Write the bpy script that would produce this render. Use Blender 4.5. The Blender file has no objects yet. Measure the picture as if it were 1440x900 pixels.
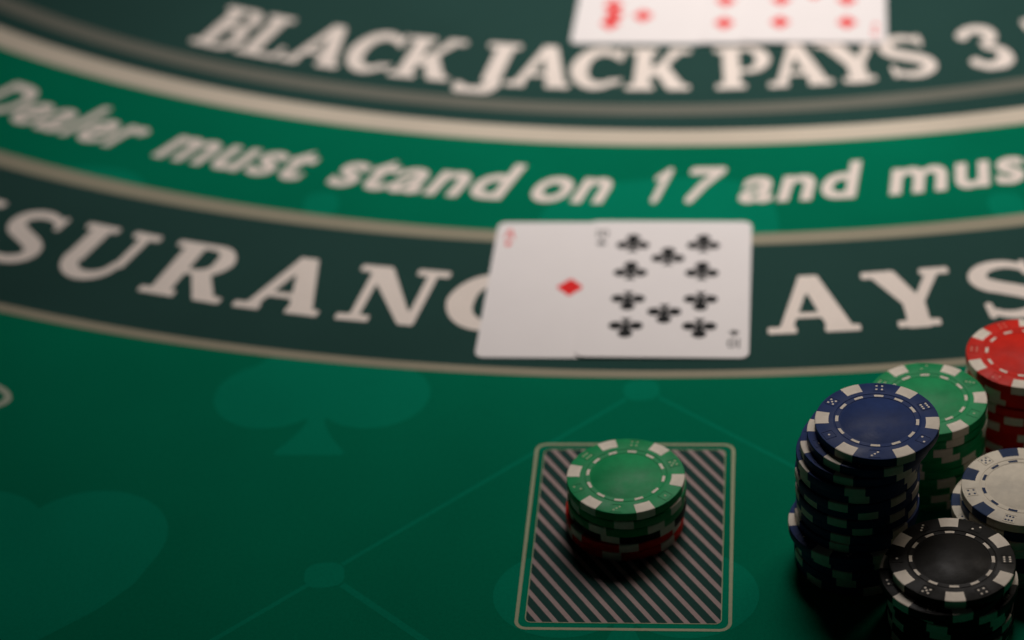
import bpy, bmesh, math, random
from mathutils import Matrix, Vector

MM = 0.001
sc = bpy.context.scene
COL = sc.collection
random.seed(7)

# ------------------------------------------------------------------ camera
cd = bpy.data.cameras.new('camera')
cam = bpy.data.objects.new('camera', cd)
COL.objects.link(cam)
Rv = Vector((0.99682705, -0.04652249, -0.06458708))
Uv = Vector((0.07959795, 0.58261396, 0.80884185))
Fv = Vector((0.0, 0.81141643, -0.58446845))
m = Matrix(((Rv.x, Uv.x, -Fv.x, 0), (Rv.y, Uv.y, -Fv.y, -755.26946 * MM), (Rv.z, Uv.z, -Fv.z, 544.02543 * MM), (0, 0, 0, 1)))
cam.matrix_world = m
cd.sensor_width = 36.0
cd.lens = 3500.0 / 1440.0 * 36.0
cd.clip_start = 0.02
cd.clip_end = 20.0
cd.dof.use_dof = True
cd.dof.focus_distance = 0.782
cd.dof.aperture_fstop = 5.9
sc.camera = cam

# ------------------------------------------------------------------ light
world = bpy.data.worlds.new('World')
sc.world = world
world.use_nodes = True
world.node_tree.nodes['Background'].inputs[0].default_value = (0.75, 0.85, 0.85, 1)
world.node_tree.nodes['Background'].inputs[1].default_value = 0.003

ld = bpy.data.lights.new('overhead_lamp', 'AREA')
ld.shape = 'DISK'
ld.size = 0.36
ld.energy = 1.32
ld.color = (1.0, 0.935, 0.90)
ld.spread = math.radians(78)
lamp = bpy.data.objects.new('overhead_lamp', ld)
COL.objects.link(lamp)
LP = Vector((170, 400, 680)) * MM
LT = Vector((110, 235, 0)) * MM
lamp.location = LP
lamp.rotation_euler = (LT - LP).to_track_quat('-Z', 'Y').to_euler()

ld2 = bpy.data.lights.new('side_lamp', 'AREA')
ld2.shape = 'DISK'
ld2.size = 0.16
ld2.energy = 0.06
ld2.color = (1.0, 0.87, 0.74)
ld2.spread = math.radians(60)
lamp2 = bpy.data.objects.new('side_lamp', ld2)
COL.objects.link(lamp2)
LP2 = Vector((400, 240, 480)) * MM
lamp2.location = LP2
lamp2.rotation_euler = (Vector((140, -150, 20)) * MM - LP2).to_track_quat('-Z', 'Y').to_euler()

sc.view_settings.view_transform = 'Standard'
sc.view_settings.look = 'None'
sc.view_settings.exposure = 0.0
sc.view_settings.gamma = 1.0
sc.cycles.max_bounces = 8

# ------------------------------------------------------------------ materials
def mat(name, rgb, rough=0.6, spec=0.5, noise=0.0, nscale=300.0, bump=0.0, bscale=1500.0, sheen=0.0, rvar=0.0, coat=0.0, sss=0.0, stain=0.0, sscale=14.0):
    mt = bpy.data.materials.new(name)
    mt.use_nodes = True
    nt = mt.node_tree
    b = nt.nodes['Principled BSDF']
    b.inputs['Base Color'].default_value = (*rgb, 1)
    b.inputs['Roughness'].default_value = rough
    b.inputs['Specular IOR Level'].default_value = spec
    if sheen:
        b.inputs['Sheen Weight'].default_value = sheen
        b.inputs['Sheen Roughness'].default_value = 0.5
    if coat:
        b.inputs['Coat Weight'].default_value = coat
        b.inputs['Coat Roughness'].default_value = 0.25
    tc = nt.nodes.new('ShaderNodeTexCoord')
    if noise or stain:
        n = nt.nodes.new('ShaderNodeTexNoise')
        n.inputs['Scale'].default_value = nscale
        n.inputs['Detail'].default_value = 6
        n.inputs['Roughness'].default_value = 0.65
        nt.links.new(tc.outputs['Object'], n.inputs['Vector'])
        mr = nt.nodes.new('ShaderNodeMapRange')
        mr.inputs['From Min'].default_value = 0.3
        mr.inputs['From Max'].default_value = 0.7
        mr.inputs['To Min'].default_value = 1 - noise
        mr.inputs['To Max'].default_value = 1 + noise
        nt.links.new(n.outputs['Fac'], mr.inputs['Value'])
        val = mr.outputs['Result']
        if stain:
            n2 = nt.nodes.new('ShaderNodeTexNoise')
            n2.inputs['Scale'].default_value = sscale
            n2.inputs['Detail'].default_value = 4
            nt.links.new(tc.outputs['Object'], n2.inputs['Vector'])
            m2 = nt.nodes.new('ShaderNodeMapRange')
            m2.inputs['From Min'].default_value = 0.3
            m2.inputs['From Max'].default_value = 0.7
            m2.inputs['To Min'].default_value = 1 - stain
            m2.inputs['To Max'].default_value = 1 + stain
            nt.links.new(n2.outputs['Fac'], m2.inputs['Value'])
            mm = nt.nodes.new('ShaderNodeMath')
            mm.operation = 'MULTIPLY'
            nt.links.new(val, mm.inputs[0])
            nt.links.new(m2.outputs['Result'], mm.inputs[1])
            val = mm.outputs[0]
        vm = nt.nodes.new('ShaderNodeVectorMath')
        vm.operation = 'SCALE'
        vm.inputs[0].default_value = rgb
        nt.links.new(val, vm.inputs['Scale'])
        nt.links.new(vm.outputs['Vector'], b.inputs['Base Color'])
    if rvar:
        n = nt.nodes.new('ShaderNodeTexNoise')
        n.inputs['Scale'].default_value = 120.0
        n.inputs['Detail'].default_value = 5
        nt.links.new(tc.outputs['Object'], n.inputs['Vector'])
        mr = nt.nodes.new('ShaderNodeMapRange')
        mr.inputs['From Min'].default_value = 0.3
        mr.inputs['From Max'].default_value = 0.7
        mr.inputs['To Min'].default_value = rough - rvar
        mr.inputs['To Max'].default_value = rough + rvar
        nt.links.new(n.outputs['Fac'], mr.inputs['Value'])
        nt.links.new(mr.outputs['Result'], b.inputs['Roughness'])
    if bump:
        n = nt.nodes.new('ShaderNodeTexNoise')
        n.inputs['Scale'].default_value = bscale
        n.inputs['Detail'].default_value = 3
        nt.links.new(tc.outputs['Object'], n.inputs['Vector'])
        bp = nt.nodes.new('ShaderNodeBump')
        bp.inputs['Strength'].default_value = bump
        bp.inputs['Distance'].default_value = 0.0002
        nt.links.new(n.outputs['Fac'], bp.inputs['Height'])
        nt.links.new(bp.outputs['Normal'], b.inputs['Normal'])
    return mt

FELT = dict(rough=0.8, spec=0.01, noise=0.09, nscale=900.0, bump=0.35, bscale=2200.0, stain=0.06)
M_FELT = mat('green_felt', (0.0005, 0.150, 0.078), **FELT)
M_MARK = mat('light_green_print', (0.001, 0.190, 0.106), **FELT)
M_DARK = mat('charcoal_print', (0.021, 0.058, 0.050), **FELT)
M_CREAM = mat('cream_print', (0.79, 0.70, 0.63), **FELT)
M_WHITE = mat('off_white_print', (0.57, 0.50, 0.40), **FELT)
M_GREY = mat('grey_print', (0.145, 0.148, 0.122), **FELT)
M_GOLD = mat('taupe_print', (0.30, 0.275, 0.20), **FELT)
M_BOXLN = mat('box_outline_print', (0.36, 0.38, 0.25), **FELT)
M_CORNER = mat('dim_outline_print', (0.36, 0.40, 0.31), **FELT)
M_STRIPE = mat('mauve_grey_print', (0.36, 0.27, 0.26), **FELT)
M_CARD = mat('card_stock', (0.80, 0.755, 0.74), rough=0.5, spec=0.2, noise=0.015, nscale=60, bump=0.05, bscale=900)
M_RED_INK = mat('red_ink', (0.78, 0.006, 0.006), rough=0.5, spec=0.15)
M_PALE_INK = mat('faded_red_ink', (0.72, 0.25, 0.23), rough=0.45)
M_BLACK_INK = mat('black_ink', (0.003, 0.004, 0.004), rough=0.5, spec=0.1)

CH = dict(rough=0.46, spec=0.08, noise=0.05, nscale=420.0, bump=0.2, bscale=1300.0, rvar=0.14, stain=0.14, sscale=110.0)
CHIP_MATS = {
    'blue': (mat('blue_chip_plastic', (0.019, 0.042, 0.145), **CH),),
    'green': (mat('green_chip_plastic', (0.006, 0.285, 0.092), **dict(CH, spec=0.16)),),
    'red': (mat('red_chip_plastic', (0.660, 0.020, 0.009), **CH),),
    'black': (mat('black_chip_plastic', (0.008, 0.0075, 0.006), **CH),),
    'white': (mat('ivory_chip_plastic', (0.720, 0.655, 0.535), **CH),),
}
M_SPOT = mat('ivory_inlay_plastic', (0.78, 0.70, 0.59), **CH)
M_SPOTBLUE = mat('blue_inlay_plastic', (0.014, 0.034, 0.090), **CH)
M_PIPSOFT = mat('tinted_inlay_plastic', (0.40, 0.50, 0.30), **CH)

# ------------------------------------------------------------------ helpers
def link(name, me, parent=None):
    o = bpy.data.objects.new(name, me)
    COL.objects.link(o)
    if parent is not None:
        o.parent = parent
    return o

def pymesh(name, verts, faces, mt, smooth=False):
    me = bpy.data.meshes.new(name)
    me.from_pydata([(x * MM, y * MM, z * MM) for x, y, z in verts], [], faces)
    me.materials.append(mt)
    me.validate()
    if smooth:
        me.polygons.foreach_set('use_smooth', [True] * len(me.polygons))
    me.update()
    return me

def tag(o, label=None, cat=None, group=None, kind=None):
    if label: o['label'] = label
    if cat: o['category'] = cat
    if group: o['group'] = group
    if kind: o['kind'] = kind
    return o

# --- flat shapes from signed distance functions (marching squares)
def sdf_mesh(f, x0, y0, x1, y1, n, warp):
    """polygons of the region f<0, mapped by warp(x,y)->(x,y,z)"""
    nx = n
    ny = max(2, int(n * (y1 - y0) / (x1 - x0)))
    V, F, idx = [], [], {}
    px = [x0 + (x1 - x0) * i / nx for i in range(nx + 1)]
    py = [y0 + (y1 - y0) * j / ny for j in range(ny + 1)]
    val = [[f(x, y) for x in px] for y in py]
    def vert(key, x, y):
        if key not in idx:
            idx[key] = len(V)
            V.append(warp(x, y))
        return idx[key]
    for j in range(ny):
        for i in range(nx):
            c = [(i, j), (i + 1, j), (i + 1, j + 1), (i, j + 1)]
            vs = [val[b][a] for a, b in c]
            if all(v >= 0 for v in vs): continue
            poly = []
            for k in range(4):
                a, b = c[k], c[(k + 1) % 4]
                va, vb = vs[k], vs[(k + 1) % 4]
                if va < 0:
                    poly.append(vert(a, px[a[0]], py[a[1]]))
                if (va < 0) != (vb < 0):
                    key = (min(a, b), max(a, b))
                    t = va / (va - vb)
                    poly.append(vert(key, px[a[0]] + (px[b[0]] - px[a[0]]) * t, py[a[1]] + (py[b[1]] - py[a[1]]) * t))
            if len(poly) >= 3:
                F.append(poly)
    return V, F

def seg(x, y, ax, ay, bx, by, ra, rb):
    dx, dy = bx - ax, by - ay
    L = dx * dx + dy * dy
    t = max(0.0, min(1.0, ((x - ax) * dx + (y - ay) * dy) / L)) if L else 0
    return math.hypot(x - ax - dx * t, y - ay - dy * t) - (ra + (rb - ra) * t)

def box(x, y, cx, cy, hx, hy, r=0.015):
    qx, qy = abs(x - cx) - hx + r, abs(y - cy) - hy + r
    return math.hypot(max(qx, 0), max(qy, 0)) + min(max(qx, qy), 0) - r

def quad(x, y, pts):
    """convex polygon, counter-clockwise"""
    d = -1e9
    for k in range(len(pts)):
        ax, ay = pts[k]; bx, by = pts[(k + 1) % len(pts)]
        L = math.hypot(bx - ax, by - ay)
        d = max(d, ((bx - ax) * -(y - ay) + (by - ay) * (x - ax)) / L)
    return d

def arc(cx, cy, rx, ry, a0, a1, w0, w1, n=14, wm=None):
    """list of tapered strokes along an elliptical arc"""
    P = []
    for k in range(n + 1):
        t = k / n
        a = math.radians(a0 + (a1 - a0) * t)
        if wm is None: w = w0 + (w1 - w0) * t
        else: w = w0 + (wm - w0) * 2 * t if t < 0.5 else wm + (w1 - wm) * 2 * (t - 0.5)
        P.append((cx + rx * math.cos(a), cy + ry * math.sin(a), w))
    return [(P[k][0], P[k][1], P[k + 1][0], P[k + 1][1], P[k][2], P[k + 1][2]) for k in range(n)]

# serif capitals, height 1, glyph box (width, [strokes], [boxes], [quads]); strokes are (ax,ay,bx,by,ra,rb)
SH = 0.055       # half height of a serif
def glyph(ch):
    S, B, Q, cut = [], [], [], None
    if ch == 'I':
        w = 0.5; B = [(0.25, .5, .12, .5), (0.25, SH, .25, SH), (0.25, 1 - SH, .25, SH)]
    elif ch == 'N':
        w = 1.06
        B = [(.21, .5, .055, .5), (.20, SH, .19, SH), (.12, 1 - SH, .12, SH), (.86, .5, .055, .5), (.86, 1 - SH, .19, SH)]
        Q = [[(.05, 1), (.74, 0), (.92, 0), (.36, 1)]]
    elif ch == 'U':
        w = 1.04
        B = [(.24, .66, .12, .34), (.23, 1 - SH, .22, SH), (.84, .66, .06, .34), (.84, 1 - SH, .18, SH)]
        S = arc(.51, .36, .29, .28, 180, 360, .11, .055, 14, .085)
    elif ch == 'R':
        w = 1.02
        B = [(.25, .5, .12, .5), (.23, SH, .22, SH), (.15, 1 - SH, .14, SH), (.40, .955, .20, .045), (.40, .48, .20, .045), (.90, SH, .12, SH)]
        S = arc(.54, .72, .18, .225, 90, -90, .05, .05, 14, .115)
        Q = [[(.42, .5), (.70, 0), (.98, 0), (.66, .5)]]
    elif ch == 'A':
        w = 0.98
        B = [(.15, SH, .155, SH), (.80, SH, .19, SH), (.45, .30, .25, .045)]
        Q = [[(.10, 0), (.24, 0), (.55, 1), (.40, 1)], [(.38, 1), (.66, 0), (.94, 0), (.60, 1)]]
    elif ch == 'C':
        w = 0.92
        S = arc(.50, .5, .35, .42, 48, 312, .06, .055, 26, .15) + [(.80, .98, .80, .74, .035, .045)]
        S += [(.80, .16, .87, .24, .05, .03)]
    elif ch == 'E':
        w = 0.86
        B = [(.23, .5, .12, .5), (.12, SH, .12, SH), (.12, 1 - SH, .12, SH), (.5, .045, .32, .045), (.5, .955, .30, .045), (.45, .5, .18, .045), (.78, .12, .04, .12), (.76, .88, .04, .12), (.62, .5, .03, .12)]
    elif ch == 'P':
        w = 0.86
        B = [(.25, .5, .12, .5), (.23, SH, .22, SH), (.15, 1 - SH, .14, SH), (.40, .955, .18, .045), (.40, .42, .18, .045)]
        S = arc(.54, .69, .18, .25, 90, -90, .05, .05, 14, .115)
    elif ch == 'Y':
        w = 0.92
        B = [(.47, .22, .12, .24), (.47, SH, .23, SH), (.16, 1 - SH, .18, SH), (.78, 1 - SH, .16, SH)]
        Q = [[(.35, .40), (.59, .40), (.34, 1), (.03, 1)], [(.46, .42), (.59, .42), (.86, 1), (.72, 1)]]
    elif ch == 'S':
        w = 0.80
        S = arc(.40, .745, .27, .20, 35, 180, .05, .10, 12) + arc(.40, .745, .27, .20, 180, 238, .10, .11, 6)
        S += [(.257, .575, .55, .43, .105, .105)]
        S += arc(.40, .255, .28, .20, 58, 0, .105, .10, 6) + arc(.40, .255, .28, .20, 0, -145, .10, .05, 12)
        S += [(.66, .95, .66, .76, .035, .04), (.13, .06, .13, .26, .035, .04)]
    elif ch == 'B':
        w = 0.88
        B = [(.25, .5, .12, .5), (.15, SH, .14, SH), (.15, 1 - SH, .14, SH), (.40, .955, .16, .045), (.42, .53, .16, .045), (.42, .045, .16, .045)]
        S = arc(.52, .745, .16, .205, 90, -90, .05, .05, 12, .11) + arc(.55, .285, .18, .235, 90, -90, .05, .05, 12, .12)
    elif ch == 'L':
        w = 0.80
        B = [(.25, .5, .12, .5), (.13, SH, .13, SH), (.24, 1 - SH, .24, SH), (.48, .05, .30, .05), (.745, .15, .045, .15)]
    elif ch == 'K':
        w = 1.0
        B = [(.25, .5, .12, .5), (.23, SH, .22, SH), (.23, 1 - SH, .22, SH), (.84, SH, .16, SH), (.80, 1 - SH, .16, SH)]
        Q = [[(.34, .36), (.44, .30), (.88, 1), (.70, 1)], [(.40, .54), (.66, 0), (.96, 0), (.58, .66)]]
    elif ch == 'J':
        w = 0.62
        B = [(.40, .52, .12, .46), (.38, 1 - SH, .23, SH)]
        S = arc(.20, .02, .25, .20, 0, -150, .11, .09, 14)
    elif ch == '3':
        w = 0.70
        S = arc(.34, .77, .22, .18, 150, -80, .06, .05, 14, .11) + arc(.35, .27, .25, .23, 80, -150, .05, .07, 16, .12)
        S += [(.14, .82, .14, .84, .09, .09), (.12, .16, .12, .18, .09, .09)]
    elif ch == 'T':
        w = 0.92
        B = [(.46, .5, .12, .5), (.46, SH, .22, SH), (.46, .955, .44, .05), (.055, .86, .05, .13), (.865, .86, .05, .13)]
    def f(x, y):
        d = 1e9
        for s in S: d = min(d, seg(x, y, *s))
        for b in B: d = min(d, box(x, y, *b))
        for q in Q: d = min(d, quad(x, y, q))
        return d
    return w, f

CX, CY = 155.0, 710.0
def polar(r, ang):
    a = math.radians(ang)
    return CX + r * math.sin(a), CY - r * math.cos(a)

def word_mesh(name, letters, rbase, hgt, z, mt, n=44, lean=0.0):
    """letters: (char, centre angle, width mm)"""
    V, F = [], []
    for ch, ang, wd in letters:
        w, f = glyph(ch)
        a = math.radians(ang)
        bx, by = polar(rbase, ang)
        rx, ry = math.cos(a), math.sin(a)       # along the baseline
        ux, uy = -math.sin(a), math.cos(a)      # up the letter, towards the dealer
        def warp(x, y):
            u = (x - w / 2) / w * wd + lean * (y - .5) * hgt
            v = y * hgt
            return (bx + rx * u + ux * v, by + ry * u + uy * v, z)
        v, fc = sdf_mesh(f, -.06, -.22 if ch == 'J' else -.04, w + .08, 1.05, n, warp)
        o = len(V)
        V += v
        F += [[o + k for k in p] for p in fc]
    return pymesh(name, V, F, mt)

# ------------------------------------------------------------------ table
Z0, Z1, Z2, Z3, Z4, Z5 = 0.0, 0.03, 0.06, 0.09, 0.12, 0.15
G = 24
vs, fs = [], []
for j in range(G + 1):
    for i in range(G + 1):
        vs.append((-420 + 940 * i / G, -420 + 1120 * j / G, Z0))
for j in range(G):
    for i in range(G):
        a = j * (G + 1) + i
        fs.append((a, a + 1, a + G + 2, a + G + 1))
k = len(vs)
# the table top has a thickness of its own
vs += [(-420, -420, -25), (520, -420, -25), (520, 700, -25), (-420, 700, -25)]
fs += [(k + 3, k + 2, k + 1, k)]
c0, c1, c2, c3 = 0, G, (G + 1) * (G + 1) - 1, (G + 1) * G
fs += [(c0, k, k + 1, c1), (c1, k + 1, k + 2, c2), (c2, k + 2, k + 3, c3), (c3, k + 3, k, c0)]
table = link('table_felt', pymesh('table_felt', vs, fs, M_FELT))
tag(table, kind='structure', label='green blackjack table felt with printed curved bands and lettering')

def part(name, me, label=None, parent=None):
    o = link(name, me, parent or table)
    if label: o['label'] = label
    return o

ARCS = {  # circle centres and radii of the printed edges
    'Alo': (161.6, 713.2, 606.7), 'Aup': (161.0, 708.0, 589.6), 'Glo': (153.0, 690.4, 559.3), 'Gup': (153.0, 688.0, 547.9),
    'L1u': (154.3, 703.5, 661.8), 'L1l': (156.7, 720.7, 686.7), 'L2u': (156.6, 741.2, 786.8), 'L2l': (154.3, 741.2, 790.9)}
def ay(key, x):
    cx, cy, R = ARCS[key]
    return cy - math.sqrt(R * R - (x - cx) ** 2)
def band(name, up, lo, z, mt, label=None, top=None):
    V, F = [], []
    N = 160
    for i in range(N + 1):
        x = -370 + 850 * i / N
        yl = ay(lo, x)
        yu = top if top is not None else ay(up, x)
        V += [(x, yl, z), (x, yu, z)]
    for i in range(N):
        F.append((2 * i, 2 * i + 2, 2 * i + 3, 2 * i + 1))
    return part(name, pymesh(name, V, F, mt), label)

# dark zone of the dealer, from the first white line back
ARCS['Aup2'] = (161.0, 708.0, 587.4)
V, F = [], []
N = 160
for i in range(N + 1):
    x = -370 + 850 * i / N
    V += [(x, ay('Alo', x) + 3, Z2), (x, 690, Z2)]
for i in range(N):
    F.append((2 * i, 2 * i + 2, 2 * i + 3, 2 * i + 1))
part('printed_band', pymesh('printed_band', V, F, M_DARK), 'charcoal band behind the blackjack lettering')
band('printed_line', 'Aup', 'Alo', Z3, M_WHITE, 'broad cream curved line above the green band')
band('printed_line', 'Gup', 'Glo', Z3, M_GREY, 'dull grey curved line in the charcoal band')
band('printed_band', 'L1u', 'L2l', Z2, M_DARK, 'charcoal band behind the insurance lettering')
band('printed_line', 'L1u', 'L1l', Z3, M_GOLD, 'thin taupe line between the green band and the insurance band')
band('printed_line', 'L2u', 'L2l', Z3, M_GOLD, 'thin taupe line along the lower edge of the insurance band')

# lettering in serif capitals
LB = dict(rbase=734.3, hgt=36.2, z=Z4, mt=M_CREAM)
part('printed_word', word_mesh('word_insurance', [('I', -34.4, 19), ('N', -32.2, 35), ('S', -29.0, 27), ('U', -26.05, 35), ('R', -22.6, 35), ('A', -19.45, 34), ('N', -16.15, 36.0), ('C', -13.15, 33), ('E', -10.4, 30)], lean=0.04, **LB), 'cream word INSURANCE')
part('printed_word', word_mesh('word_pays', [('P', -6.6, 29), ('A', -3.5, 33.5), ('Y', -0.5, 31.5), ('S', 2.4, 28)], **LB), 'cream word PAYS in the lower dark band')
LA = dict(rbase=558, hgt=35, z=Z4, mt=M_CREAM, n=32)
part('printed_word', word_mesh('word_black', [('B', -30.1, 24), ('L', -27.75, 22), ('A', -25.05, 28), ('C', -22.4, 24), ('K', -19.7, 28)], **LA), 'cream word BLACK')
part('printed_word', word_mesh('word_jack', [('J', -16.65, 20), ('A', -14.2, 28), ('C', -11.65, 24), ('K', -8.85, 28)], **LA), 'cream word JACK')
part('printed_word', word_mesh('word_pays_upper', [('P', -5.0, 25), ('A', -2.55, 27), ('Y', -0.0, 28), ('S', 2.45, 23)], **LA), 'cream word PAYS in the upper dark band')
part('printed_word', word_mesh('word_three', [('3', 6.0, 20)], **LA), 'cream figure 3')
part('printed_word', word_mesh('word_to', [('T', 9.75, 25)], **LA), 'cream letter T of TO at the edge of the picture')

# bold italic sans line in the green band
def sans_word(text, a0, a1, rbase, xh, label):
    cu = bpy.data.curves.new('tmp', 'FONT')
    cu.body = text
    cu.size = 1.0
    cu.offset = 0.026
    cu.space_character = 1.08
    cu.resolution_u = 5
    o = bpy.data.objects.new('tmp', cu)
    COL.objects.link(o)
    bpy.context.view_layer.update()
    dg = bpy.context.evaluated_depsgraph_get()
    me = bpy.data.meshes.new_from_object(o.evaluated_get(dg))
    bpy.data.objects.remove(o)
    xs = [v.co.x for v in me.vertices]
    x0, x1 = min(xs), max(xs)
    k = xh / SANS_X
    for v in me.vertices:
        t = (v.co.x - x0) / (x1 - x0)
        y = v.co.y * k
        a = math.radians(a0 + (a1 - a0) * t + math.degrees(0.24 * (y - xh * .5) / rbase))
        r = rbase - y
        v.co = ((CX + r * math.sin(a)) * MM, (CY - r * math.cos(a)) * MM, Z4 * MM)
    me.materials.clear()
    me.materials.append(M_CREAM)
    me.name = 'sans_word'
    return part('printed_word', me, label)
SANS_X = 0.54
for tx, a0, a1, lb in [('Dealer', -36.35, -28.75, 'cream italic word Dealer'), ('must', -27.45, -21.45, 'cream italic word must left of stand'), ('stand', -20.35, -13.75, 'cream italic word stand'),
                   ('on', -12.85, -10.1, 'cream italic word on'), ('and', -5.35, -1.2, 'cream italic word and'), ('must', -0.0, 6.0, 'cream italic word must at the right')]:
    sans_word(tx, a0, a1, 645.3, 19.4, lb)

def digits_mesh():
    V, F = [], []
    for S, ang, w in (([(.60, .10, .60, .88, .115, .115), (.60, .88, .34, .70, .10, .08)], -8.62, 12.5),
                      ([(.10, .90, .82, .90, .10, .10), (.82, .90, .50, .50, .11, .12), (.50, .50, .32, .10, .12, .12)], -7.02, 15.5)):
        a = math.radians(ang)
        bx, by = polar(645.3, ang)
        f = lambda x, y: min(seg(x, y, *t) for t in S)
        def warp(x, y):
            u, v = (x - .5) * w + .24 * y * 25.5, y * 25.5
            return (bx + math.cos(a) * u - math.sin(a) * v, by + math.sin(a) * u + math.cos(a) * v, Z4)
        v, fc = sdf_mesh(f, -.15, -.1, 1.1, 1.1, 36, warp)
        o = len(V); V += v; F += [[o + k for k in p] for p in fc]
    return pymesh('digits', V, F, M_CREAM)
part('printed_word', digits_mesh(), 'cream italic number 17')

# pale suits and lattice woven into the green
def spade_f(x, y):
    # unit width about 1, stem base at y=0
    d = min(math.hypot(x + .235, (y - .47) / 1.0) - .265, math.hypot(x - .235, (y - .47) / 1.0) - .265)
    d = min(d, quad(x, y, [(-.47, .56), (.47, .56), (.0, 1.12)]))
    d = min(d, quad(x, y, [(-.3, .4), (.3, .4), (.2, .7), (-.2, .7)]))
    w = .035 + .14 * max(0, (1 - y / .30)) ** 1.6
    d = min(d, max(abs(x) - w, -y, y - .5))
    return d
def heart_f(x, y):
    d = min(math.hypot(x + .22, y - .60) - .28, math.hypot(x - .22, y - .60) - .28)
    d = min(d, quad(x, y, [(0, -.10), (.16, .035), (.33, .20), (.43, .34), (.49, .52), (0, .72), (-.49, .52), (-.43, .34), (-.33, .20), (-.16, .035)]))
    return d
def club_f(x, y):
    d = min(math.hypot(x + .29, y - .38) - .205, math.hypot(x - .29, y - .38) - .205, math.hypot(x, y - .77) - .215)
    d = min(d, box(x, y, 0, .48, .10, .16), box(x, y, 0, .40, .18, .06))
    w = .04 + .14 * max(0, (1 - y / .32)) ** 1.5
    return min(d, max(abs(x) - w, -y, y - .5))
def diamond_f(x, y):
    return (abs(x) / .42 + abs(y - .5) / .5 - 1) * .32
def mark(name, f, ang, bx, by, W, Hh, label, n=56, z=Z1):
    a = math.radians(ang)
    def warp(x, y):
        u, v = x * W, y * Hh
        return (bx + math.cos(a) * u - math.sin(a) * v, by + math.sin(a) * u + math.cos(a) * v, z)
    V, F = sdf_mesh(f, -.6, -.15, .6, 1.2, n, warp)
    return part(name, pymesh(name, V, F, M_MARK), label)
mark('printed_spade', spade_f, -7.0, -75.0, -71.2, 79, 73, 'faint pale green spade below the insurance band')
mark('printed_spade', spade_f, -6.9, 25.1, -192.4, 86, 78, 'faint pale green suit lobes under the striped betting box')
mark('printed_heart', heart_f, -7.4, -176.7, -156.9, 96, 89, 'faint pale green heart at the lower left')
def ell(cx, cy, rx, ry, z=Z1, n=40, pw=2.0):
    V = []
    for i in range(n):
        a = 2 * math.pi * i / n
        c, s = math.cos(a), math.sin(a)
        V.append((cx + rx * math.copysign(abs(c) ** (2 / pw), c), cy + ry * math.copysign(abs(s) ** (2 / pw), s), z))
    return V, [list(range(n))]
part('printed_suit', pymesh('printed_suit', *ell(60, 56, 47, 33, pw=2.6), M_MARK), 'faint pale patch in the green band under the figure 17')
part('printed_suit', pymesh('printed_suit', *ell(-186, 108, 41, 26, pw=2.4), M_MARK), 'faint pale patch in the green band under the word Dealer')

def node(cx, cy, rx, ry, name='lattice_node'):
    part(name, pymesh(name, *ell(cx, cy, rx, ry, pw=2.7), M_MARK))
node(44.2, -49.2, 6.4, 6.0)
node(-68.4, -135.2, 6.7, 6.2)
node(-73, 90, 7, 9)
node(196, 50, 7, 9)
def line(p, q, w0, w1, z=Z1, mt=None, name='lattice_line'):
    d = Vector((q[0] - p[0], q[1] - p[1])).normalized()
    n = Vector((-d.y, d.x))
    V = [(p[0] + n.x * w0, p[1] + n.y * w0, z), (p[0] - n.x * w0, p[1] - n.y * w0, z), (q[0] - n.x * w1, q[1] - n.y * w1, z), (q[0] + n.x * w1, q[1] + n.y * w1, z)]
    part(name, pymesh(name, V, [(0, 1, 2, 3)], mt or M_MARK))
line((38.5, -53.5), (-62.5, -130.5), .85, .85, z=0.02)
line((-74, -139.5), (-160, -205), .9, 1.0, z=0.02)
line((-62.5, -140.5), (10, -222), 1.2, 1.5, z=0.02)
line((50, -54.2), (150, -160), .8, .8, z=0.02)

# printed betting box
BXC, BYC, BTH = 33.16, -126.18, math.radians(-7.48)
def boxpt(u, v, z):
    c, s = math.cos(BTH), math.sin(BTH)
    return (BXC + u * c - v * s, BYC + u * s + v * c, z)
def rrect(hw, hh, r, n=8):
    P = []
    for sx, sy, a0 in ((1, 1, 0), (-1, 1, 90), (-1, -1, 180), (1, -1, 270)):
        for k in range(n + 1):
            a = math.radians(a0 + 90 * k / n)
            P.append((sx * (hw - r) + r * math.cos(a), sy * (hh - r) + r * math.sin(a)))
    return P
def ring(P, Q, z, mt, name, label):
    n = len(P)
    V = [boxpt(x, y, z) for x, y in P] + [boxpt(x, y, z) for x, y in Q]
    F = [(i, (i + 1) % n, n + (i + 1) % n, n + i) for i in range(n)]
    return part(name, pymesh(name, V, F, mt), label)
HW, HH = 34.7, 47.3
ring(rrect(HW, HH, 4.0), rrect(HW - 1.15, HH - 1.15, 2.9), Z3, M_BOXLN, 'printed_outline', 'pale rounded outline of the betting box')
ring(rrect(HW - 3.25, HH - 3.3, 2.2), rrect(HW - 3.55, HH - 3.6, 1.9), Z4, M_BOXLN, 'printed_outline', 'thin inner outline round the stripes')
IW, IH = HW - 3.4, HH - 3.45
P = rrect(IW, IH, 2.0)
part('printed_panel', pymesh('printed_panel', [boxpt(x, y, Z2) for x, y in P], [list(range(len(P)))], M_DARK), 'charcoal panel of the betting box')
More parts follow.
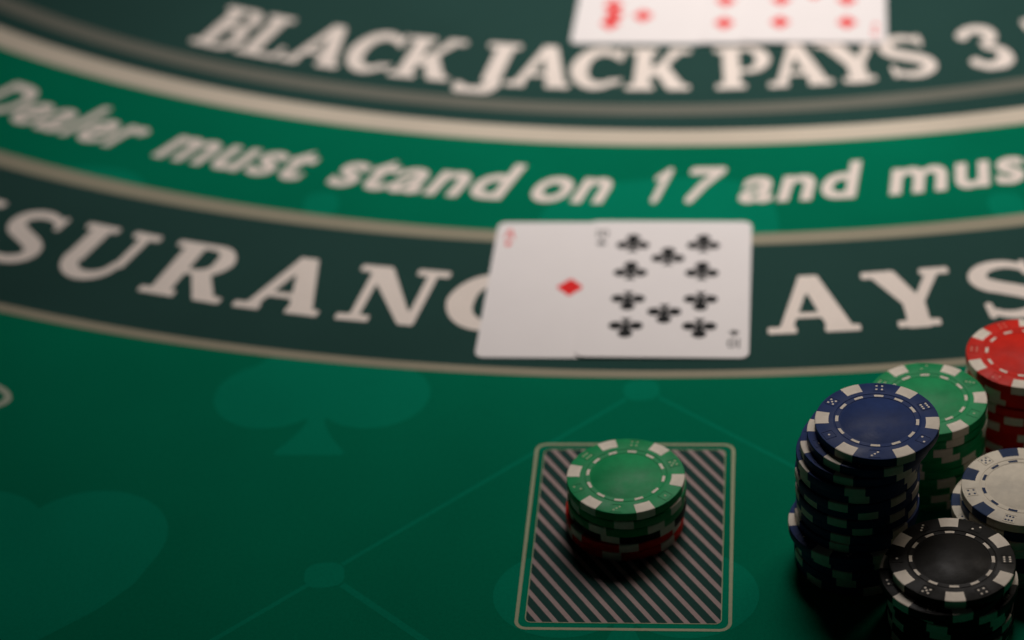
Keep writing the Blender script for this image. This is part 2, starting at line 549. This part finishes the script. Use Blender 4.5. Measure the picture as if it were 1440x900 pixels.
# diagonal stripes clipped to the panel
def clip(poly, a, b, c):
    out = []
    for k in range(len(poly)):
        p, q_ = poly[k], poly[(k + 1) % len(poly)]
        fp, fq = a * p[0] + b * p[1] - c, a * q_[0] + b * q_[1] - c
        if fp <= 0: out.append(p)
        if (fp <= 0) != (fq <= 0):
            t = fp / (fp - fq)
            out.append((p[0] + (q_[0] - p[0]) * t, p[1] + (q_[1] - p[1]) * t))
    return out
SL = 1.47            # steepness of the stripes
PITCH, SWID = 5.25, 1.95
inner = rrect(IW - .1, IH - .1, 1.9)
for k in range(-14, 15):
    x0 = k * PITCH + 0.4
    # line x + y/SL = x0 ; band of width SWID measured along x
    poly = clip(inner, 1, 1 / SL, x0 + SWID)
    poly = clip(poly, -1, -1 / SL, -x0) if len(poly) > 2 else []
    if len(poly) > 2:
        part('printed_stripe', pymesh('printed_stripe', [boxpt(x, y, Z3) for x, y in poly], [list(range(len(poly)))], M_STRIPE))

# corner of the next printed box at the left edge of the picture
def corner_box():
    cx, cy, th = -204.6, -19.2, math.radians(-26)
    def T(x, y):
        c, s = math.cos(th), math.sin(th)
        return (cx + x * c - y * s, cy + x * s + y * c, Z3)
    def tri(s):
        pts = [(20.5, 1.0), (18.5, 5.0), (-30, 9), (-30, -30), (18.5, -4.5)]
        return [(x * s, y * s) for x, y in pts]
    outer, inn = [], []
    raw = [(-30, 22), (14, 9), (17.5, 7.2), (20.2, 4.0), (20.2, 1.0), (18.0, -2.5), (-12, -34)]
    rin = [(-30, 19), (13, 6.5), (15.8, 5.2), (17.0, 3.6), (16.9, 1.8), (15.5, -.8), (-12, -30)]
    V = [T(*p) for p in raw] + [T(*p) for p in rin]
    n = len(raw)
    F = [(i, i + 1, n + i + 1, n + i) for i in range(n - 1)]
    return pymesh('printed_outline', V, F, M_CORNER)
part('printed_outline', corner_box(), 'pale corner of another printed box at the left edge')

# ------------------------------------------------------------------ playing cards
def prism(P, z0, z1, bev=0.0):
    n = len(P)
    V = [(x, y, z0) for x, y in P] + [(x, y, z1) for x, y in P]
    F = [list(range(n))[::-1], list(range(n, 2 * n))] + [(i, (i + 1) % n, n + (i + 1) % n, n + i) for i in range(n)]
    return V, F
CARD_ME = pymesh('card_stock', *prism(rrect(31.75, 44.45, 3.4), 0, 0.3), M_CARD)

def pip_mesh(f, W, Hh, mt, n=22):
    V, F = sdf_mesh(f, -.6, -.15, .6, 1.15, n, lambda x, y: (x * W, (y - .5) * Hh, 0))
    return pymesh('pip', V, F, mt)
CLUB_ME = pip_mesh(club_f, 13.0, 12.2, M_BLACK_INK)
CLUBS_ME = pip_mesh(club_f, 3.8, 3.8, M_BLACK_INK, 16)
DIA_ME = pip_mesh(diamond_f, 12.6, 11.6, M_RED_INK)
DIAT_ME = pip_mesh(diamond_f, 11.5, 11.0, M_RED_INK)
DIAS_ME = pip_mesh(diamond_f, 3.4, 4.2, M_RED_INK, 14)

def strokes_mesh(name, S, mt, x0, y0, x1, y1):
    f = lambda x, y: min(seg(x, y, *s) for s in S)
    V, F = sdf_mesh(f, x0, y0, x1, y1, 26, lambda x, y: (x, y, 0))
    return pymesh(name, V, F, mt)
A_ME = strokes_mesh('index', [(-1.7, -2.9, 0, 2.9, .3, .42), (1.7, -2.9, 0, 2.9, .42, .42), (-1, -.9, 1, -.9, .28, .28)], M_RED_INK, -2.6, -3.6, 2.6, 3.6)
TEN_ME = strokes_mesh('index', [(-1.7, -2.6, -1.7, 2.6, .34, .34)] + [tuple(v if i > 3 else v for i, v in enumerate(s)) for s in arc(.9, 0, 1.15, 2.35, 0, 360, .33, .33, 16)], M_BLACK_INK, -2.6, -3.4, 2.6, 3.4)
NINE_ME = strokes_mesh('index', arc(0, 1.2, 1.3, 1.3, 0, 360, .33, .33, 14) + [(1.3, 1.2, .8, -2.6, .33, .33)], M_RED_INK, -2.2, -3.4, 2.2, 3.4)

def card(label, cx, cy, deg, z=0.16, tilt=(0, 0), group='playing cards dealt on the felt', edge_lift=0):
    o = bpy.data.objects.new('playing_card', None)
    o.empty_display_size = 0.01
    COL.objects.link(o)
    o.location = (cx * MM, cy * MM, z * MM)
    o.rotation_euler = Matrix.Rotation(math.radians(deg), 3, 'Z').to_euler()
    if tilt != (0, 0):
        o.rotation_euler = (Matrix.Rotation(math.radians(deg), 3, 'Z') @ Matrix.Rotation(tilt[0], 3, 'X') @ Matrix.Rotation(tilt[1], 3, 'Y')).to_euler()
    tag(o, label, 'playing card', group)
    link('card_face', CARD_ME, o)
    return o
def put(o, name, me, x, y, flip=False, z=0.33):
    p = link(name, me, o)
    p.location = (x * MM, y * MM, z * MM)
    if flip: p.rotation_euler = (0, 0, math.pi)
    return p

ace = card('white ace card with one red diamond, half under the ten of clubs', 22.93, 17.38, -8.285)
put(ace, 'pip', DIA_ME, 0, 0.2)
put(ace, 'index', A_ME, -26.6, 36.2); put(ace, 'small_pip', DIAS_ME, -26.6, 29.6)
put(ace, 'index', A_ME, 26.6, -36.2, True); put(ace, 'small_pip', DIAS_ME, 26.6, -29.6, True)
ten = card('white ten of clubs card with ten black pips, lying over the ace', 59.0, 12.44, -7.85, z=0.50, tilt=(0, 0.0085))
for x in (-13.9, 13.3):
    for k, y in enumerate((29.2, 10.6, -9.4, -26.6)):
        put(ten, 'pip', CLUB_ME, x, y, k > 1)
put(ten, 'pip', CLUB_ME, 0, 20.3); put(ten, 'pip', CLUB_ME, 0, -17.6, True)
put(ten, 'index', TEN_ME, -26.2, 35.6); put(ten, 'small_pip', CLUBS_ME, -26.2, 29.2)
put(ten, 'index', TEN_ME, 26.2, -35.6, True); put(ten, 'small_pip', CLUBS_ME, 26.2, -29.2, True)

def dealt(label, blx, bly, deg, z, tilt, cols, rows, centre, right=True):
    a = math.radians(deg)
    cx = blx + 31.75 * math.cos(a) - 44.45 * math.sin(a)
    cy = bly + 31.75 * math.sin(a) + 44.45 * math.cos(a)
    o = card(label, cx, cy, deg, z, tilt, 'playing cards dealt on the felt')
    for x in cols:
        for y in rows: put(o, 'pip', DIAT_ME, x, y, y < 0)
    for x, y in centre: put(o, 'pip', DIAT_ME, x, y, y < 0)
    put(o, 'index', NINE_ME, -27.2, 36.4); put(o, 'small_pip', DIAS_ME, -27.2, 30)
    if right:
        put(o, 'index', NINE_ME, 27.0, -35.6, True); put(o, 'small_pip', DIAS_ME, 27.0, -29.4, True)
    return o
R4 = (27.0, 9.6, -10.0, -26.8)
R4W = (27.0, 6.5, -6.0, -26.8)
dealt('leftmost of the three overlapping red-pip cards above the word JACK', 35.2, 203.6, -9.6, 0.16, (0, 0), (-15.6,), R4, [(-14.6, -18.8), (-1.5, 18), (-1.5, -19.5)], right=False)
dealt('middle of the three overlapping red-pip cards, showing only a narrow strip', 91.2, 193.8, -8.6, 0.50, (0, 0.0085), (-21.5,), R4W, [], right=False)
dealt('rightmost of the three overlapping red-pip cards, with two pip columns', 108.6, 191.2, -8.9, 0.92, (0, 0.0085), (-14.6, 14.6), R4W, [(0, 0)])

# ------------------------------------------------------------------ poker chips
R, T = 19.5, 3.3
NSEG = 96
PROFILE = [(0, 0), (R - .35, 0), (R - .1, .1), (R, .35), (R, T - .35), (R - .1, T - .1), (R - .35, T),
           (.705 * R, T), (.695 * R, T - .16), (.685 * R, T - .16), (.675 * R, T - .03), (.612 * R, T - .03), (.604 * R, T - .17), (.592 * R, T - .17), (.582 * R, T - .07), (0, T - .07)]
def lathe(mt):
    V, F = [(0, 0, 0)], []
    rings = PROFILE[1:-1]
    for r, z in rings:
        for k in range(NSEG):
            a = 2 * math.pi * k / NSEG
            V.append((r * math.cos(a), r * math.sin(a), z))
    V.append((0, 0, T - .07))
    top = len(V) - 1
    for k in range(NSEG):
        F.append((0, 1 + (k + 1) % NSEG, 1 + k))
        for i in range(len(rings) - 1):
            a, b = 1 + i * NSEG + k, 1 + i * NSEG + (k + 1) % NSEG
            F.append((a, b, b + NSEG, a + NSEG))
        a = 1 + (len(rings) - 1) * NSEG
        F.append((a + k, a + (k + 1) % NSEG, top))
    me = pymesh('chip_body', V, F, mt)
    me.polygons.foreach_set('use_smooth', [True] * len(me.polygons))
    me.set_sharp_from_angle(angle=math.radians(28))
    return me
def sector(r0, r1, half, z0, z1, mt, name, wrap=False, n=8):
    """inlay centred on +X. wrap: carries on over the rim and down the edge"""
    e = .025
    V, F = [], []
    if wrap:
        prof = [(r0, T + e - .02), (r0 + .05, T + e), (R - .35, T + e), (R - .1 + e * .7, T - .1 + e * .7), (R + e, T - .35), (R + e, .35), (R - .1 + e * .7, .1), (R - .36, .004)]
    else:
        prof = [(r0, z0), (r0 + .04, z1), (r1 - .04, z1), (r1, z0)]
    m_ = len(prof)
    for k in range(n + 1):
        for r, z in prof:
            # edges of the inlay run nearly parallel rather than radial
            hw = half * (1.0 if not wrap else (1.06 - .06 * (r - r0) / (R - r0)))
            a = hw * (-1 + 2 * k / n)
            V.append((r * math.cos(a), r * math.sin(a), z))
    for k in range(n):
        for i in range(m_ - 1):
            F.append((k * m_ + i, k * m_ + i + 1, (k + 1) * m_ + i + 1, (k + 1) * m_ + i)[::-1])
    if not wrap:
        F.append([i for i in range(m_)]); F.append([n * m_ + i for i in range(m_)][::-1])
    me = pymesh(name, V, F, mt)
    return me
DICE = {1: [(0, 0)], 2: [(-1, 1), (1, -1)], 3: [(-1, 1), (0, 0), (1, -1)], 4: [(-1, -1), (-1, 1), (1, -1), (1, 1)],
        5: [(-1, -1), (-1, 1), (1, -1), (1, 1), (0, 0)], 6: [(-1, -1), (-1, 0), (-1, 1), (1, -1), (1, 0), (1, 1)]}
def die_mesh(num, mt_pip, mt_body):
    V, F = [], []
    rc = .862 * R
    for px, py in DICE[num]:
        cx, cy = rc + px * .88, py * (.88 if num != 6 else 1.0)
        o = len(V)
        n = 10
        for z, r in ((T - .01, .40), (T + .035, .36)):
            for k in range(n):
                a = 2 * math.pi * k / n
                V.append((cx + r * math.cos(a), cy + r * math.sin(a), z))
        F.append([o + n + k for k in range(n)])
        F += [(o + k, o + (k + 1) % n, o + n + (k + 1) % n, o + n + k) for k in range(n)]
    nf = len(F)
    h, t = 1.85, .17   # fine raised frame of the die
    for (ax, ay_), (bx, by) in (((-h, -h), (h, -h + t)), ((-h, h - t), (h, h)), ((-h, -h + t), (-h + t, h - t)), ((h - t, -h + t), (h, h - t))):
        o = len(V)
        for z in (T - .01, T + .11):
            V += [(rc + ax, ay_, z), (rc + bx, ay_, z), (rc + bx, by, z), (rc + ax, by, z)]
        F += [(o + 4, o + 5, o + 6, o + 7), (o, o + 1, o + 5, o + 4), (o + 1, o + 2, o + 6, o + 5), (o + 2, o + 3, o + 7, o + 6), (o + 3, o, o + 4, o + 7)]
    me = pymesh('die_mark', V, F, mt_pip)
    me.materials.append(mt_body)
    for i, p in enumerate(me.polygons):
        p.material_index = 1 if i >= nf else 0
    return me
KIT = {}
for col_, (mb,) in CHIP_MATS.items():
    inlay = M_SPOTBLUE if col_ == 'white' else M_SPOT
    pipm = M_SPOTBLUE if col_ == 'white' else (M_SPOT if col_ in ('blue', 'black') else (M_PIPSOFT if col_ == 'green' else mat('pink_inlay_plastic', (.66, .25, .18), **CH)))
    KIT[col_] = dict(body=lathe(mb),
                     spot=sector(.78 * R, R, math.radians(9.5), 0, 0, inlay, 'edge_spot', wrap=True),
                     dash=sector(.622 * R, .674 * R, math.radians(6.6), T - .04, T + .0, inlay, 'dash', n=4),
                     die={k_: die_mesh(k_, pipm, mb) for k_ in DICE})
FACE_A = (6, 4, 5, 1, 3, 2)
FACE_B = (6, 2, 3, 1, 5, 4)
def chip(col_, x, y, z, ang, label, group, full=True, face=FACE_A, tilt=None):
    o = bpy.data.objects.new('poker_chip', None)
    o.empty_display_size = 0.01
    COL.objects.link(o)
    o.location = (x * MM, y * MM, z * MM)
    o.rotation_euler = (0, 0, math.radians(ang))
    tag(o, label, 'poker chip', group)
    kit = KIT[col_]
    link('chip_body', kit['body'], o)
    for k in range(6):
        s = link('edge_spot', kit['spot'], o)
        s.rotation_euler = (0, 0, math.radians(60 * k))
    if full:
        for k in range(12):
            s = link('dash', kit['dash'], o)
            s.rotation_euler = (0, 0, math.radians(30 * k))
        for k in range(6):
            s = link('die_mark', kit['die'][face[k]], o)
            s.rotation_euler = (0, 0, math.radians(30 + 60 * k))
    return o

def rot(face, first):
    i = face.index(first)
    return face[i:] + face[:i]
ORD = ['top', 'second', 'third', 'fourth', 'fifth', 'sixth', 'seventh', 'eighth', 'ninth', 'tenth', 'eleventh', 'twelfth', 'thirteenth', 'fourteenth', 'fifteenth', 'bottom']
def stack(col_, cx, cy, n, ang0, face, name, group, offs=None, angs=None, jit=.45, cols=None, fulls=()):
    """top chip first; offsets in mm from the top chip"""
    offs, angs = offs or {}, angs or {}
    for i in range(n):
        z = .16 + (n - 1 - i) * T
        dx, dy = offs.get(i, (None, None))
        if dx is None:
            dx, dy = offs.get('base', (0, 0))
            dx += random.uniform(-jit, jit); dy += random.uniform(-jit, jit)
        if i == 0: dx = dy = 0
        a = angs.get(i, random.uniform(0, 60)) if i else ang0
        c = cols[i] if cols else col_
        if i == 0: pos = 'top chip'
        elif i == n - 1: pos = 'bottom chip'
        else: pos = ORD[i] + ' chip down'
        chip(c, cx + dx, cy + dy, z, a, f'{c if c != "white" else "ivory"} {pos} of {name}', group, full=(i < 2 or i in fulls), face=face)

BLUE_OFFS = {1: (-2.6, -.9), 2: (-4.8, -1.2), 3: (-6.2, -1.8), 4: (-6.0, -1.2), 5: (-6.5, -1.9), 6: (-5.9, -1.3), 7: (-6.3, -1.7), 8: (-6.1, -1.1), 9: (-5.8, -1.8), 10: (-6.6, -2.0), 11: (-9.0, -4.4),
             12: (-7.2, -3.3), 13: (-6.4, -3.9), 14: (-7.0, -3.5), 15: (-6.6, -3.9)}
BLUE_ANGS = {1: -16.2, 2: 3.3, 3: 18.3, 11: -7}
stack('blue', 112.1, -143.0, 16, -11.8, rot(FACE_A, 6), 'the tall blue stack', 'blue chips in the tall stack', BLUE_OFFS, BLUE_ANGS, fulls=(2, 3, 4, 11))
stack('black', 129.5, -181.1, 8, 82.4, rot(FACE_B, 3), 'the black stack at the lower right', 'black chips in the stack', {1: (-3.0, -2.2), 'base': (.1, -.3)}, {1: -22.4}, jit=.7, fulls=(2,))
stack('green', 134.9, -108.7, 10, -6.6, rot(FACE_A, 3), 'the green stack behind the tall blue stack', 'green chips in the stack behind the blue one', {'base': (.2, .3)}, jit=.6)
stack('red', 171.5, -88.6, 10, 134.4, rot(FACE_B, 6), 'the red stack at the right edge', 'red chips in the stack at the right edge', {'base': (.6, .2)}, jit=.8)
stack('white', 158.4, -149.4, 8, 153.1, rot(FACE_B, 4), 'the ivory stack at the right', 'ivory chips in the stack at the right', {2: (-3.1, -.2), 3: (-3.0, -.4), 'base': (-.8, 0)}, {2: 167.4, 3: 172}, jit=.6, fulls=(2,))
stack('green', 33.3, -120.3, 6, -14.8, rot(FACE_B, 5), 'the short stack on the striped betting box', 'chips in the short stack on the betting box',
      {1: (.3, -.3), 2: (-.2, -.5), 3: (.2, 0), 4: (-1.1, -.3), 5: (-.9, -.6)}, {1: 22, 2: -4, 3: 8, 4: 30, 5: 12}, cols=['green', 'green', 'green', 'black', 'red', 'red'])
